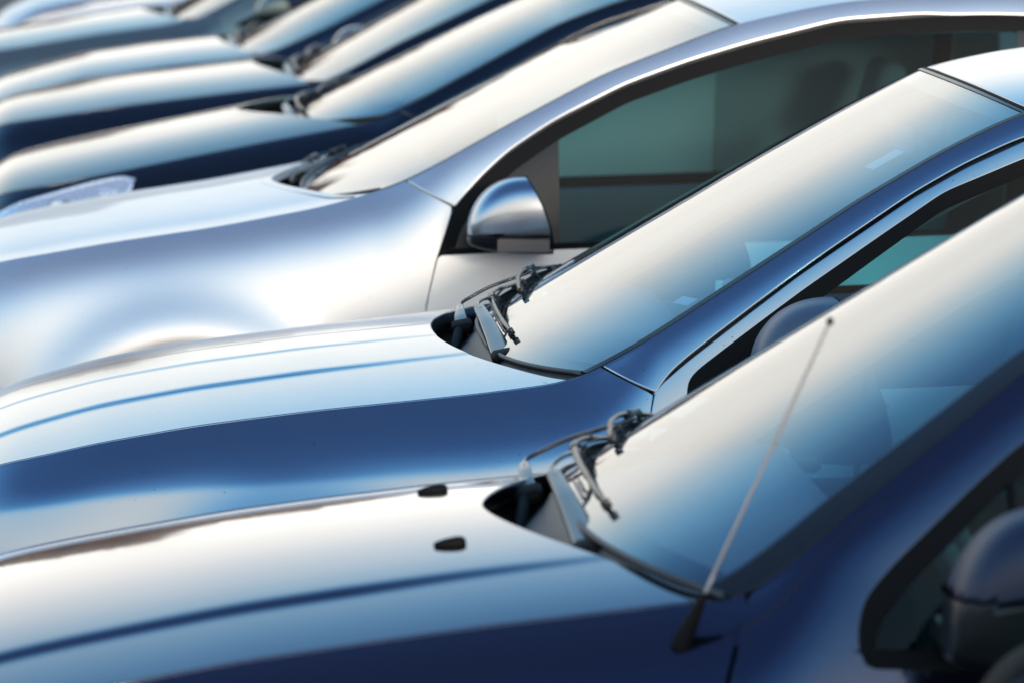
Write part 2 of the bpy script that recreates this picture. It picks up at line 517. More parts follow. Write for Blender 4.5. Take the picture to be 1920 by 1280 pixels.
# ------------------------------------------------------------------ wipers
def make_wiper(sh, root, first):
    """One wiper lying along the foot of the glass: arm (with spring, cap) and blade."""
    def G(y, u, off):
        ye = float(sh.top(sh.c['glass']['xb']))
        P, N = sh.wind(np.array([u]), np.array([y / ye]), off)
        return P[0], N[0]
    c0 = sh.c['glass']['c0']
    wd_ = sh.c.get('wiper_shift', (0, 0))
    ox, oz = c0[0] + 0.17 + wd_[0], c0[1] - 0.957 + wd_[1]
    o = lambda x, y, z: np.array((x + ox, y, z + oz))
    w = MB()
    if first:
        cap, ys, uy = o(-0.150, -0.30, 0.935), (-0.22, 0.62), 0.045
        arm = [o(-0.150, -0.30, 0.958), o(-0.158, -0.18, 0.980), o(-0.168, -0.05, 1.003), o(-0.176, 0.06, 1.018)]
    else:
        cap, ys, uy = o(-0.205, 0.26, 0.945), (0.22, 0.66), 0.10
        arm = [o(-0.203, 0.26, 0.950), o(-0.203, 0.31, 0.962), o(-0.200, 0.36, 0.970), o(-0.197, 0.41, 0.974)]
    uy += sh.c.get('wiper_drop', 0.0)
    # flat tapering arm with a folded cross-section
    a = resample(arm, 14)
    wd = np.linspace(0.025, 0.012, 14) * (1.0 if first else 0.7)
    t = nrm(np.gradient(a, axis=0))
    side = nrm(np.cross(t, (-0.2, 0.0, 1.0)))
    up = np.cross(side, t)
    sec = [(-1, -0.010), (-1, 0.0), (-0.8, 0.003), (0.8, 0.003), (1, 0.0), (1, -0.010)]
    nn = [(-1, 0), (-1, 0.3), (-0.3, 1), (0.3, 1), (1, 0.3), (1, 0)]
    P = np.stack([a + side * (s * wd)[:, None] + up * h for s, h in sec], 1)
    N = np.stack([side * s + up * h for s, h in nn], 1)
    w.grid(P, N)
    P2 = np.stack([a + side * (s * wd)[:, None] - up * 0.0095 for s in (-1, 1)], 1)
    w.grid(P2, np.stack([-up, -up], 1))
    armo = w.build('wiper', M['armA'], root)
    # pivot cap
    k = MB()
    Rm = np.stack([nrm(side[0]), nrm(t[0]), nrm(up[0])], 1)
    k.rbox(a[0] - t[0] * 0.014 - up[0] * 0.002, (0.026, 0.026, 0.014), 0.012, Rm)
    k.tube([a[0] - up[0] * 0.002, a[0] - up[0] * 0.05 + np.array((-0.01, 0, -0.02))], [0.014, 0.017], 14)
    if not first:
        k.tube([cap + np.array((0.0, 0.0, 0.005)), cap + np.array((-0.03, -0.16, -0.05))], 0.012, 12)
    k.build('pivot_cap', M['rubber'], armo)
    # rod from the end of the arm to the blade
    mid_y = 0.5 * (ys[0] + ys[1]) + 0.06
    gm, gn = G(mid_y, uy, 0.026)
    e = a[-1]
    rod = rounded([e - t[-1] * 0.02, e + t[-1] * 0.03, e * 0.6 + gm * 0.4 + np.array((0, 0, 0.012)), gm + np.array((0, -0.05, 0.006)), gm], 24, 1.2)
    r = MB(); r.tube(rod, 0.0042, 8)
    r.build('wiper_rod', M['armA'], armo)
    # spring under the arm
    if first:
        s = MB()
        q = np.linspace(0, 1, 120)
        base = a[-1] * (1 - q)[:, None] + (a[5])[None] * q[:, None] - up[-1] * 0.010 + np.array((0.036, 0, -0.002))
        an = q * 2 * np.pi * 13
        hel = base + side[-1] * (0.0065 * np.cos(an))[:, None] + up[-1] * (0.0065 * np.sin(an))[:, None]
        s.tube(hel[:78], 0.0013, 6)
        s.tube([base[60], base[-1]], 0.0035, 8)
        s.build('spring', M['steel'], armo)
    # blade: rubber lip, spine, claws and a raised bridge
    y = np.linspace(ys[0], ys[1], 40)
    bp = [G(v, uy, 0.006) for v in y]
    B = np.array([p for p, n in bp]); BN = np.array([n for p, n in bp])
    bt = nrm(np.gradient(B, axis=0)); bs = np.cross(bt, BN)
    b = MB()
    for h0, h1, ww in ((-0.006, 0.004, 0.0016), (0.004, 0.009, 0.0045)):
        P = np.stack([B + BN * h0 - bs * ww, B + BN * h1 - bs * ww, B + BN * h1 + bs * ww, B + BN * h0 + bs * ww], 1)
        N = np.stack([-bs, -bs + BN, bs + BN, bs], 1)
        b.grid(P, N, wrap=True)
    blade = b.build('wiper_blade', M['rubber'], root)
    f = MB()
    n = len(y)
    def bridge(i0, i1, h, wdt, thick=0.006):
        ii = np.linspace(i0, i1, 15)
        idx = np.clip(np.round(ii).astype(int), 0, n - 1)
        arc = np.sin(np.linspace(0.12, np.pi - 0.12, 15)) ** 0.7 * h + 0.010
        q = B[idx] + BN[idx] * arc[:, None]
        wv = wdt * (0.55 + 0.45 * np.sin(np.linspace(0, np.pi, 15)))[:, None]
        P = np.stack([q - bs[idx] * wv, q - bs[idx] * wv * 0.8 + BN[idx] * thick, q + bs[idx] * wv * 0.8 + BN[idx] * thick, q + bs[idx] * wv], 1)
        N = np.stack([-bs[idx], -bs[idx] + 2 * BN[idx], bs[idx] + 2 * BN[idx], bs[idx]], 1)
        f.grid(P, N, wrap=True)
    bridge(n * 0.16, n * 0.84, 0.017, 0.0065)
    bridge(0, n * 0.34, 0.006, 0.005, 0.004); bridge(n * 0.66, n - 1, 0.006, 0.005, 0.004)
    for i in (0, int(n * .12), int(n * .33), int(n * .66), int(n * .88), n - 1):
        f.rbox(B[i] + BN[i] * 0.007, (0.007, 0.006, 0.008), 0.002, np.stack([bs[i], bt[i], BN[i]], 1), 2)
    im = int(np.argmin(abs(y - mid_y)))
    f.rbox(B[im] + BN[im] * 0.026, (0.009, 0.032, 0.009), 0.005, np.stack([bs[im], bt[im], BN[im]], 1), 3)
    f.build('blade_bridge', M['trim'], blade)

M['armA'] = M['arm']

# ------------------------------------------------------------------ door mirror
def make_mirror(sh, root, side, body):
    c = sh.c['mirror']
    x0, x1, z0, z1 = c['x0'], c['x1'], c['z0'], c['z1']
    yin = -float(sh.w(np.array((x0 + x1) / 2), np.array(z0 + 0.02))) - c.get('gap', 0.05)
    yout = yin - c.get('wide', 0.21)
    cy, hy = 0.5 * (yin + yout), 0.5 * (yin - yout)
    zc, hz = 0.5 * (z0 + z1), 0.5 * (z1 - z0)
    t = np.linspace(0.0, 1, 26)
    f = (1 - (1 - t) ** c.get('pw', 2.0)) ** (1 / c.get('pw', 2.0))
    cut = z0 + (z1 - z0) * c.get('cut', 0.30)
    an = np.linspace(0, 2 * np.pi, 56, endpoint=False)
    ca, sa = np.cos(an), np.sin(an)
    ry = np.sign(ca) * np.abs(ca) ** 0.75; rz = np.sign(sa) * np.abs(sa) ** 0.75
    low = c.get('low', 0.15)
    P = np.zeros((26, 56, 3))
    for i in range(26):
        top = zc + hz * f[i] if True else 0
        bot = z0 + (hz * 2 * low) * (1 - f[i])
        mid, hh = 0.5 * (top + bot), 0.5 * (top - bot)
        top_i = z0 + hz * 2 * (low + (1 - low) * f[i])
        mid, hh = 0.5 * (top_i + bot), max(0.5 * (top_i - bot), 0.002)
        P[i, :, 0] = x0 + (x1 - x0) * t[i] ** 1.25
        P[i, :, 1] = cy + hy * max(f[i] ** 0.7, 0.02) * ry
        P[i, :, 2] = mid + hh * rz
        P[i, :, 0] -= 0.30 * (x1 - x0) * t[i] * np.clip((P[i, :, 2] - z0) / (z1 - z0), 0, 1) ** 2
    du = np.gradient(P, axis=0); dv = np.roll(P, -1, 1) - np.roll(P, 1, 1)
    N = nrm(np.cross(du, dv))
    cen = P.mean(axis=(0, 1))
    if (N * (P - cen)).sum() < 0:
        N = -N
    def put(mb, p, n):
        mb.grid(*(mir(p, n) if side > 0 else (p, n)), wrap=True)
    up, lo = MB(), MB()
    q = P.copy(); q[..., 2] = np.maximum(q[..., 2], cut)
    put(up, q, np.where((P[..., 2:3] < cut), np.array((0, 0, -1.0)), N))
    inn = P.copy(); inn[..., 2] = np.minimum(P[..., 2], cut + 0.004)
    inn = cen + (inn - cen) * np.array((0.985, 0.985, 1))
    inn[..., 2] = np.minimum(inn[..., 2], cut + 0.002)
    put(lo, inn, np.where((P[..., 2:3] > cut), np.array((0, 0, 1.0)), N))
    sg = -1 if side > 0 else 1
    ym = lambda y: y * sg
    lo.rbox((x0 + 0.05, ym(yin + 0.02), z0 + 0.035), (0.035, 0.06, 0.022), 0.015)
    hs = up.build('mirror_housing', body, root)
    lo.build('mirror_foot', M['trim'], hs)
    g = MB()
    ring = P[-1] + np.array((0.002, 0, 0))
    cc = ring.mean(0)
    disc = np.stack([cc + (ring - cc) * s for s in (0.02, 0.93)])
    put(g, disc, np.broadcast_to(np.array((1.0, 0, 0)), disc.shape))
    g.build('mirror_glass', M['mirror'], hs)
    rim = MB()
    put(rim, np.stack([P[-1], P[-1] + np.array((0.006, 0, 0)), cc + (P[-1] - cc) * 0.93 + np.array((0.004, 0, 0))]),
        np.stack([N[-1], N[-1] + np.array((1.0, 0, 0)), np.broadcast_to(np.array((1.0, 0, 0)), N[-1].shape)]))
    rim.build('mirror_rim', M['trim'], hs)
    if c.get('lamp'):
        li = MB()
        xs = np.linspace(0.35, 0.96, 12)
        j = [k for k in range(56) if True]
        lx = x0 + (x1 - x0) * xs
        rows = []
        for zf in (0.08, 0.24):
            rows.append(np.stack([lx, np.full(12, ym(yout - 0.004)) + sg * 0.02 * (1 - xs) ** 2 * 3, np.full(12, z0 + (z1 - z0) * zf)], -1))
        li.grid(np.stack(rows), np.broadcast_to(np.array((-0.2, -1.0 * sg, 0.0)), (2, 12, 3)))
        li.build('indicator_lens', M['lampglass'], hs)
    return hs

M['lampglass'] = plain('smoked_indicator_lens', (0.16, 0.13, 0.11), 0.15)

# ------------------------------------------------------------------ wheels
def make_wheel(sh, root, x, side):
    y = side * (sh.Wm - 0.105)
    t = MB()
    a = np.linspace(-2.3, 2.3, 22)
    prof = [(0.225 + 0.085 * np.sign(np.cos(q)) * abs(np.cos(q)) ** 0.5 if abs(q) < 1.57 else 0.225 - 0.02 * (abs(q) - 1.57), 0.095 * math.sin(np.clip(q, -1.57, 1.57))) for q in a]
    t.lathe(prof, (x, y, 0.312), 1, 56)
    wh = t.build('wheel', M['tyre'], root)
    r = MB()
    r.lathe([(0.212, side * 0.085), (0.2, side * 0.07), (0.185, side * 0.03), (0.185, side * -0.06)], (x, y, 0.312), 1, 48)
    for k in range(7):
        an = k * 2 * math.pi / 7
        p0 = np.array((x + 0.03 * math.cos(an), y + side * 0.055, 0.312 + 0.03 * math.sin(an)))
        p1 = np.array((x + 0.2 * math.cos(an), y + side * 0.07, 0.312 + 0.2 * math.sin(an)))
        r.tube([p0, p1], [0.026, 0.018], 8)
    r.lathe([(0.001, side * 0.075), (0.04, side * 0.07), (0.05, side * 0.05)], (x, y, 0.312), 1, 24)
    r.build('rim', M['alloy'], wh)

# ------------------------------------------------------------------ one car
def make_car(c):
    sh = Shape(c)
    body = c['paint']
    root = empty('parked_car', (c['x0'], c['Y'], 0))
    root['label'] = c['label']; root['category'] = 'car'; root['group'] = 'cars parked side by side in a row'
    z0, GAP = sh.z0, 0.0035
    both = (-1, 1)
    def put(mb, P, N, s, sides=(), r=0.0035, depth=0.02):
        if sides:
            P, N = lips(P, N, sides, r, depth)
        mb.grid(*((P, N) if s < 0 else mir(P, N)))

    # --- bonnet
    tr = c['trail']                                     # x of the rear edge: centre, corner, exponent
    nx, ny = 90, 121
    v = np.linspace(-1, 1, ny)[None, :]
    a = np.linspace(0, 1, nx)[:, None] ** 1.25
    xt = tr[0] + (tr[1] - tr[0]) * np.abs(v) ** tr[2]
    x = NOSE + 0.05 + (xt - NOSE - 0.05) * a
    y = v * (sh.top(x) - 0.0105)
    P, N = sh.surf(sh.hood_z, x, y)
    m = MB(); m.grid(*lips(P, N, ('u1', 'v0', 'v1', 'u0'), 0.0035, 0.022))
    hood = m.build('bonnet', body, root)
    for ny_ in c.get('nozzles', ()):
        nz = MB()
        xx = c['nozx']; zz = float(sh.hood_z(np.array(xx), np.array(ny_)))
        Nn = sh.surf(sh.hood_z, np.array(xx), np.array(ny_))[1]
        X = nrm(np.cross((0, 1, 0), Nn)); Yv = np.cross(Nn, X)
        nz.pebble(np.array((xx, ny_, zz)) + Nn * 0.003, (0.027, 0.015, 0.012), np.stack([X, Yv, Nn], 1), 0.5)
        nz.build('washer_nozzle', M['rubber'], hood)

    # --- front wing: bonnet edge, pillar joint, door gap, wheel arch
    gap = [tuple(p) for p in c['gap']]                 # door gap from the sill up and back along the pillar
    jt, jb = c['joint']                                # pillar joint: on the top edge, on the gap
    xw = sh.xw
    arch = [(xw + 0.365 * math.cos(q), 0.31 + 0.365 * math.sin(q)) for q in np.linspace(R(131), 0, 20)]
    top = [(xx, float(z0(xx))) for xx in np.linspace(NOSE + 0.01, jt, 80)]
    vert = [p for p in gap if p[1] <= jb[1] + 1e-6][::-1] # from joint down to sill
    xd = vert[-1][0]
    bot = [(NOSE + 0.01, 0.585), (arch[0][0] - 0.02, 0.585)] + arch + [(xw + 0.37, 0.27), (xd, 0.27)]
    right = [(jt, float(z0(jt))), jb] + vert[1:] + [(xd, 0.27)]
    XZ = coons(top, bot, [top[0], (NOSE + 0.01, 0.585)], right, 130, 60)
    P, N = sh.side(XZ)
    for s in both:
        m = MB(); put(m, P, N, s, ('u1', 'v0'), 0.0035, 0.03)
        m.build('front_wing', body, root)

    # --- pillar and roof edge strip between glass and door gap
    xe = 2.42
    gtop = [p for p in gap if p[1] >= jb[1] - 1e-6]
    if c.get('pillar', True):
        jt2 = jt + 0.010
        topl = [(xx, float(z0(xx))) for xx in np.linspace(jt2, xe, 160)]
        botl = rounded([(jb[0] + 0.008, jb[1] + 0.009)] + [(p[0], p[1] + GAP * 3.0) for p in gtop[1:]] + [(xx, float(z0(xx)) - c['hg']) for xx in np.linspace(gtop[-1][0] + 0.08, xe, 20)], 160, 2.0)
        t, b = np.array(topl), botl
        vv = np.linspace(0, 1, 16)[None, :, None]
        XZ = t[:, None] * (1 - vv) + b[:, None] * vv
        P, N = sh.side(XZ)
        for s in both:
            m = MB(); put(m, P, N, s, ('u0', 'v0', 'v1'), 0.007, 0.03)
            m.build('roof_pillar', body, root)

    # --- window outline
    W0 = [tuple(p) for p in c['W0']]                   # from the front tip up and back
    belt = Curve(c['belt'], 0.05)
    xB = c.get('xB', 1.22)
    xr = 2.05
    W0t = rounded(W0 + [(xx, float(z0(xx)) - c['hw']) for xx in np.linspace(W0[-1][0] + 0.1, xr, 24)], 180, 1.6)
    tip = W0t[0]
    Wb = np.array([(xx, float(belt(xx))) for xx in np.linspace(tip[0], xr, 180)])
    Wb[0] = tip

    # --- door shell: frame above, skin below
    fs = c.get('frame', True)
    jn = 0 if not c.get('pillar', True) else None
    for s in both:
        m = MB()
        dtop = [(gap_x(gap, tip[1]) + GAP * c.get('gapw', 1.8), tip[1])] + [tuple(p) for p in Wb if p[0] <= xB]
        left = [(gap_x(gap, zz) + GAP * c.get('gapw', 1.8), zz) for zz in np.linspace(tip[1], 0.27, 20)]
        XZ = coons(dtop, [(xd + GAP, 0.27), (xB, 0.27)], left, [(xB, float(belt(xB))), (xB, 0.27)], 70, 40)
        P, N = sh.side(XZ)
        put(m, P, N, s, ('u0', 'u1'), 0.0035, 0.03)
        if fs:
            g2 = [(gap_x(gap, tip[1]) + GAP, tip[1])] + [(p[0] + GAP * 0.7, p[1] - GAP) for p in gap if p[1] > tip[1] + 0.002]
            if c.get('pillar', True):
                g2 = g2 + [(xx, float(z0(xx)) - c['hg'] - GAP) for xx in np.linspace(gap[-1][0] + 0.08, xr, 20)]
            else:
                g2 = [(p[0], p[1]) for p in [(gap_x(gap, tip[1]) + GAP, tip[1])]] + [(xx, float(z0(xx))) for xx in np.linspace(jb[0] + 0.006, xr, 160)]
            t = rounded(g2, 180, 1.6); b = W0t
            vv = np.linspace(0, 1, 14)[None, :, None]
            XZ = t[:, None] * (1 - vv) + b[:, None] * vv
            P, N = sh.side(XZ)
            put(m, P, N, s, ('v0', 'v1') if c.get('pillar', True) else ('v1',), 0.004, 0.02)
        door = m.build('front_door', body, root)
        hd = MB()
        hx = xB - 0.16
        hp = [(hx - 0.09 + 0.18 * q, -s * 0 + 0, 0) for q in np.linspace(0, 1, 9)]
        pts = []
        for q in np.linspace(0, 1, 11):
            xx = hx - 0.09 + 0.18 * q; zz = float(belt(xx)) - 0.11
            ww = float(sh.w(np.array(xx), np.array(zz)))
            pts.append((xx, s * (ww + 0.035 * math.sin(math.pi * q) ** 0.5 - 0.004), zz))
        hd.tube(pts, 0.011, 8)
        hd.build('door_handle', body, door)
        # rear door and rear quarter
        m = MB()
        xw2 = xw + 2.56
        arch2 = [(xw2 + 0.365 * math.cos(q), 0.31 + 0.365 * math.sin(q)) for q in np.linspace(R(180), R(110), 14)]
        XZ = coons([(xx, float(belt(xx))) for xx in np.linspace(xB + 0.006, xr, 20)],
                   [(xB + 0.006, 0.27), (xw2 - 0.37, 0.27)] + arch2,
                   [(xB + 0.006, float(belt(xB))), (xB + 0.006, 0.27)], [(xr, float(belt(xr))), arch2[-1]], 40, 24)
        P, N = sh.side(XZ)
        put(m, P, N, s, ('u0', 'u1'), 0.0035, 0.03)
        m.build('rear_door', body, root)
        m = MB()
        arch3 = [(xw2 + 0.365 * math.cos(q), 0.31 + 0.365 * math.sin(q)) for q in np.linspace(R(109), 0, 20)]
        qt = [(xx, min(float(belt(min(xx, xr))) + max(0, xx - xr) * 0.1, float(z0(xx)))) for xx in np.linspace(xr + 0.006, TAIL - 0.01, 30)]
        XZ = coons(qt, arch3 + [(TAIL - 0.01, 0.3)], [qt[0], arch3[0]], [qt[-1], (TAIL - 0.01, 0.3)], 50, 24)
        P, N = sh.side(XZ)
        put(m, P, N, s, ('u0',), 0.0035, 0.03)
        zt = [(xx, float(z0(xx)) - (c['hg'] if c.get('pillar', True) else 0) - GAP) for xx in np.linspace(xr + 0.006, TAIL - 0.01, 30)]
        zt = [(p[0], max(p[1], q[1])) for p, q in zip(zt, qt)]
        tq, bq = np.array(zt), np.array(qt)
        XZ = tq[:, None] * (1 - np.linspace(0, 1, 12)[None, :, None]) + bq[:, None] * np.linspace(0, 1, 12)[None, :, None]
        P, N = sh.side(XZ)
        put(m, P, N, s, ('u0',), 0.0035, 0.03)
        m.build('rear_quarter', body, root)

        # --- seal round the window, glass, sail panel
        sw = c['seal']
        ctr = np.array([np.interp(0.5, [0, 1], [tip[0], xr]), 1.1])
        t2 = W0t.copy(); b2 = Wb.copy()
        t2[:, 1] -= sw; t2[:, 0] += sw * 0.75 * np.clip(1 - np.arange(180) / 60, 0, 1)
        b2[:, 1] += c.get('sealb', 0.018); b2[:, 0] = np.maximum(b2[:, 0], t2[0, 0])
        lo_t = np.maximum(t2[:, 1], np.interp(t2[:, 0], b2[:, 0], b2[:, 1]) + 0.001)
        t2[:, 1] = lo_t
        m = MB()
        def strip(A, B, i0, i1, nv=6):
            q = np.linspace(0, 1, nv)[None, :, None]
            P0, N0 = sh.side(A[:, None] * (1 - q) + B[:, None] * q)
            ins = np.linspace(i0, i1, nv)[None, :, None] + 0.003 * np.sin(np.linspace(0, np.pi, nv))[None, :, None] * -1
            put(m, P0 - N0 * ins, N0 + 0.0, s)
        strip(W0t, t2, 0.001, 0.007)
        strip(b2, Wb, 0.006, 0.001)
        m.build('window_seal', M['rubber'], root)
        # glass panes
        qv = np.linspace(0, 1, 14)[None, :, None]
        bx = np.stack([t2[:, 0], np.interp(t2[:, 0], b2[:, 0], b2[:, 1])], -1)
        XZ = t2[:, None] * (1 - qv) + bx[:, None] * qv
        xs = t2[:, 0]
        sx0, sx1 = c['sail']                           # rear line of the black sail panel: x at top, x at foot
        def cutpane(sel, name, mat, inset):
            i = np.where(sel)[0]
            P0, N0 = sh.side(XZ[i[0]:i[-1] + 1], inset)
            mm = MB(); put(mm, P0, N0, s)
            return mm.build(name, mat, root)
        k = np.where(xs >= sx0)[0][0]
        cutpane(xs <= xs[k], 'quarter_window' if c.get('sailmat') else 'sail_panel', M[c.get('sailmat', 'trim')], 0.006)
        # pane behind the slanting sail edge
        i = np.where((xs >= xs[k]) & (xs <= xB - 0.04))[0]
        zz = XZ[i]
        sl = zz.copy()
        fr = np.clip((zz[..., 1] - zz[0, -1, 1]) / max(zz[0, 0, 1] - zz[0, -1, 1], 1e-3), 0, 1)
        sl[..., 0] = zz[..., 0] + (sx1 - sx0) * (1 - fr) * np.clip(1 - (zz[..., 0] - sx0) / 0.4, 0, 1)
        P0, N0 = sh.side(sl, 0.008)
        mm = MB(); put(mm, P0, N0, s); mm.build('side_window', M['side'], root)
        if sx1 > sx0:
            gg = np.stack([zz[0], sl[0]], 1)
            P0, N0 = sh.side(np.swapaxes(gg, 0, 1), 0.006)
            mm = MB(); put(mm, P0, N0, s); mm.build('sail_panel', M['trim'], root)
        if c.get('divider'):
            dv = MB()
            i0 = k
            pp, _ = sh.side(np.stack([sl[0, 0], sl[0, -1]]), 0.0)
            pp = pp if s < 0 else pp * np.array((1, -1, 1))
            dv.tube(np.linspace(pp[0], pp[1], 5), 0.006, 8)
            dv.build('window_divider', M['rubber'], root)
        cutpane((xs >= xB - 0.045) & (xs <= xB + 0.05), 'door_pillar', M['trim'], 0.004)
        cutpane((xs >= xB + 0.045), 'side_window', M['side'], 0.008)

    # --- cowl tray under the glass
    g = c['glass']
    vv = np.linspace(-0.985, 0.985, 61)
    xt = tr[0] + (tr[1] - tr[0]) * np.abs(vv) ** tr[2]
    yy = vv * (sh.top(xt) - 0.004)
    zt = sh.hood_z(xt, yy)
    fr = np.stack([xt - 0.03, yy, zt - 0.055], -1)
    bk, _ = sh.wind(np.zeros(61), vv, -0.006)
    dip = np.clip(1 - np.abs(vv) ** 6, 0.0, 1)
    bk2 = bk + np.array((-0.012, 0, -0.010))
    md = 0.45 * fr + 0.55 * bk + np.stack([np.zeros(61), np.zeros(61), -0.040 * dip], -1)
    rows = np.stack([fr, 0.5 * fr + 0.5 * md + np.array((0, 0, -0.015)), md, 0.4 * md + 0.6 * bk2 + np.array((0, 0, -0.004)), bk2, bk + np.array((0.012, 0, 0.004))])
    du = np.gradient(rows, axis=0); dv_ = np.gradient(rows, axis=1)
    N = nrm(np.cross(du, dv_)); N = np.where(N[..., 2:3] < 0, -N, N)
    m = MB(); m.grid(rows, N)
    wall = np.stack([fr + np.array((0.0, 0, 0.05)), fr])
    m.grid(wall, np.broadcast_to(np.array((1.0, 0, 0)), wall.shape))
    cowl = m.build('cowl_panel', M['plastic'], root)
    m = MB()
    m.tube(fr * 0.35 + np.stack([xt, yy, zt], -1) * 0.65 + np.array((0.010, 0, -0.008)), 0.007, 8)
    m.build('bonnet_seal', M['rubber'], cowl)
    # raised bead along the foot of the glass
    m = MB()
    bead, _ = sh.wind(np.full(81, 0.0), np.linspace(-0.99, 0.99, 81), 0.0)
    m.tube(bead + np.array((-0.004, 0, 0.001)), 0.0055, 8)
    m.build('glass_bead', M['plastic'], cowl)

    # --- windscreen with dark border and trims
    tw = c.get('trimw', 0.014)
    U, V = np.meshgrid(np.linspace(0, 1, 60), np.linspace(-1, 1, 101), indexing='ij')
    P, N = sh.wind(U, V * (1 - tw * 0.3))
    m = MB(); m.grid(P, N)
    ws = m.build('windscreen', M['wind'], root)
    m = MB()
    wtop = sh.top(g['xb'])
    for s in both:
        U, V = np.meshgrid(np.linspace(0, 1, 60), np.linspace(1 - tw / wtop, 1.0, 5), indexing='ij')
        P, N = sh.wind(U, V * s, 0.003)
        P, N = lips(P, N, ('v0', 'v1'), 0.002, 0.006)
        m.grid(P, N)
    U, V = np.meshgrid(np.linspace(0.993, 1.0, 3), np.linspace(-1, 1, 61), indexing='ij')
    P, N = sh.wind(U, V, 0.002); m.grid(P, N)
    m.build('windscreen_trim', M['trim'], ws)
    # printed black border behind the glass
    m = MB()
    for s in both:
        U, V = np.meshgrid(np.linspace(0.0, 1, 40), np.linspace(1 - (tw + c.get('frit', 0.02)) / wtop, 1.0, 4), indexing='ij')
        m.grid(*sh.wind(U, V * s, -0.005))
    U, V = np.meshgrid(np.linspace(0.0, c.get('fritb', 0.045), 4), np.linspace(-1, 1, 61), indexing='ij')
    m.grid(*sh.wind(U, V, -0.005))
    U, V = np.meshgrid(np.linspace(0.95, 1.0, 4), np.linspace(-1, 1, 61), indexing='ij')
    m.grid(*sh.wind(U, V, -0.005))
    m.build('glass_border', M['trim'], ws)

    # --- roof
    cr0 = g['c1'][1] - float(z0(g['c1'][0]))
    def crown(x):
        return 0.042 + (cr0 - 0.042) * np.exp(-np.maximum(x - g['c1'][0], 0) / 0.16)
    pg = g.get('p', 2.2)
    def roof_z(x, y):
        w0 = sh.top(x); e = np.clip(np.abs(y) / w0, 0, 1)
        k = np.clip((x - 2.25) / 0.3, 0, 1)
        return z0(x) + crown(x) * (1 - e ** pg) * (1 - 0.5 * k)
    vv = np.linspace(-1, 1, 81)[None, :]
    xf = g['c1'][0] + (g['xh'] - g['c1'][0]) * np.abs(vv) ** pg + 0.019
    aa = np.linspace(0, 1, 70)[:, None]
    xx = xf + (2.36 - xf) * aa
    yy = vv * (sh.top(xx) - 0.004)
    P, N = sh.surf(roof_z, xx, yy)
    m = MB(); m.grid(*lips(P, N, ('u0', 'v0', 'v1'), 0.005, 0.02))
    m.build('roof', body, root)
    # header seal under the front roof edge
    m = MB()
    hv, hn = sh.wind(np.full(61, 1.0), np.linspace(-1, 1, 61), -0.006)
    m.tube(hv + np.array((0.006, 0, 0.002)), 0.007, 8)
    m.build('header_seal', M['rubber'], root)
    # tailgate
    xx = 2.366 + (TAIL - 0.02 - 2.366) * np.linspace(0, 1, 40)[:, None] + 0 * vv
    yy = vv * (sh.top(xx) - 0.004)
    P, N = sh.surf(roof_z, xx, yy)
    m = MB(); m.grid(P, N)
    zb_ = np.linspace(float(z0(TAIL - 0.02)) + 0.02, 0.3, 10)
    yb = sh.top(np.array(TAIL - 0.02))
    Pb = np.stack([np.full((10, 21), TAIL - 0.015), np.tile(np.linspace(-yb, yb, 21), (10, 1)), np.tile(zb_[:, None], (1, 21))], -1)
    m.grid(Pb, np.broadcast_to(np.array((1.0, 0, 0)), Pb.shape))
    tg = m.build('tailgate', body, root)
    xx = 2.43 + 0.20 * np.linspace(0, 1, 12)[:, None] + 0 * vv
    yy = vv * (sh.top(xx) - 0.09)
    P, N = sh.surf(roof_z, xx, yy)
    m = MB(); m.grid(P + N * 0.004, N)
    m.build('rear_window', M['trim'], tg)
    for s in both:
        m = MB(); m.rbox((TAIL - 0.02, s * (yb - 0.10), 0.82), (0.03, 0.08, 0.12), 0.02)
        m.build('tail_light', M['redlens'], root)

    # --- bumper, grille, headlights
    arc = [(xw + 0.365 * math.cos(q), 0.31 + 0.365 * math.sin(q)) for q in np.linspace(R(132), R(180), 12)]
    XZ = coons([(NOSE + 0.01, 0.58), (arc[0][0], 0.58)], [(NOSE + 0.03, 0.2), (arc[-1][0], 0.2)],
               [(NOSE + 0.01, 0.58), (NOSE + 0.03, 0.2)], arc + [(arc[-1][0], 0.2)], 60, 20)
    P, N = sh.side(XZ)
    m = MB()
    for s in both:
        put(m, P + N * 0.004, N, s, ('v0',), 0.004, 0.02)
    bp = m.build('front_bumper', body, root)
    m = MB(); m.rbox((NOSE + 0.05, 0, 0.36), (0.02, 0.36, 0.05), 0.01); m.build('bumper_grille', M['black'], bp)
    m = MB()
    m.rbox((NOSE + 0.065, 0, 0.62), (0.02, 0.26, 0.035), 0.012)
    for q in (-0.012, 0.012):
        m.rbox((NOSE + 0.048, 0, 0.62 + q), (0.012, 0.25, 0.004), 0.003, n=2)
    m.build('radiator_grille', M['trim'], root)
    hl = c.get('headlight')
    if hl is None:
        hl = [(-1.53, 0.02), (-1.45, 0.02), (-1.36, 0.03), (-1.37, 0.08), (-1.43, 0.12), (-1.53, 0.12)]
    up = [(p[0], float(z0(p[0])) - p[1]) for p in hl[:len(hl) // 2]]
    dn = [(p[0], float(z0(p[0])) - p[1]) for p in hl[len(hl) // 2:]][::-1]
    up, dn = rounded(up, 40, 1.5), rounded(dn, 40, 1.5)
    qv = np.linspace(0, 1, 16)[None, :, None]
    XZ = up[:, None] * (1 - qv) + dn[:, None] * qv
    bul = (np.sin(np.linspace(0, np.pi, 40))[:, None] * np.sin(np.linspace(0, np.pi, 16))[None, :])[..., None] ** 0.4
    P, N = sh.side(XZ)
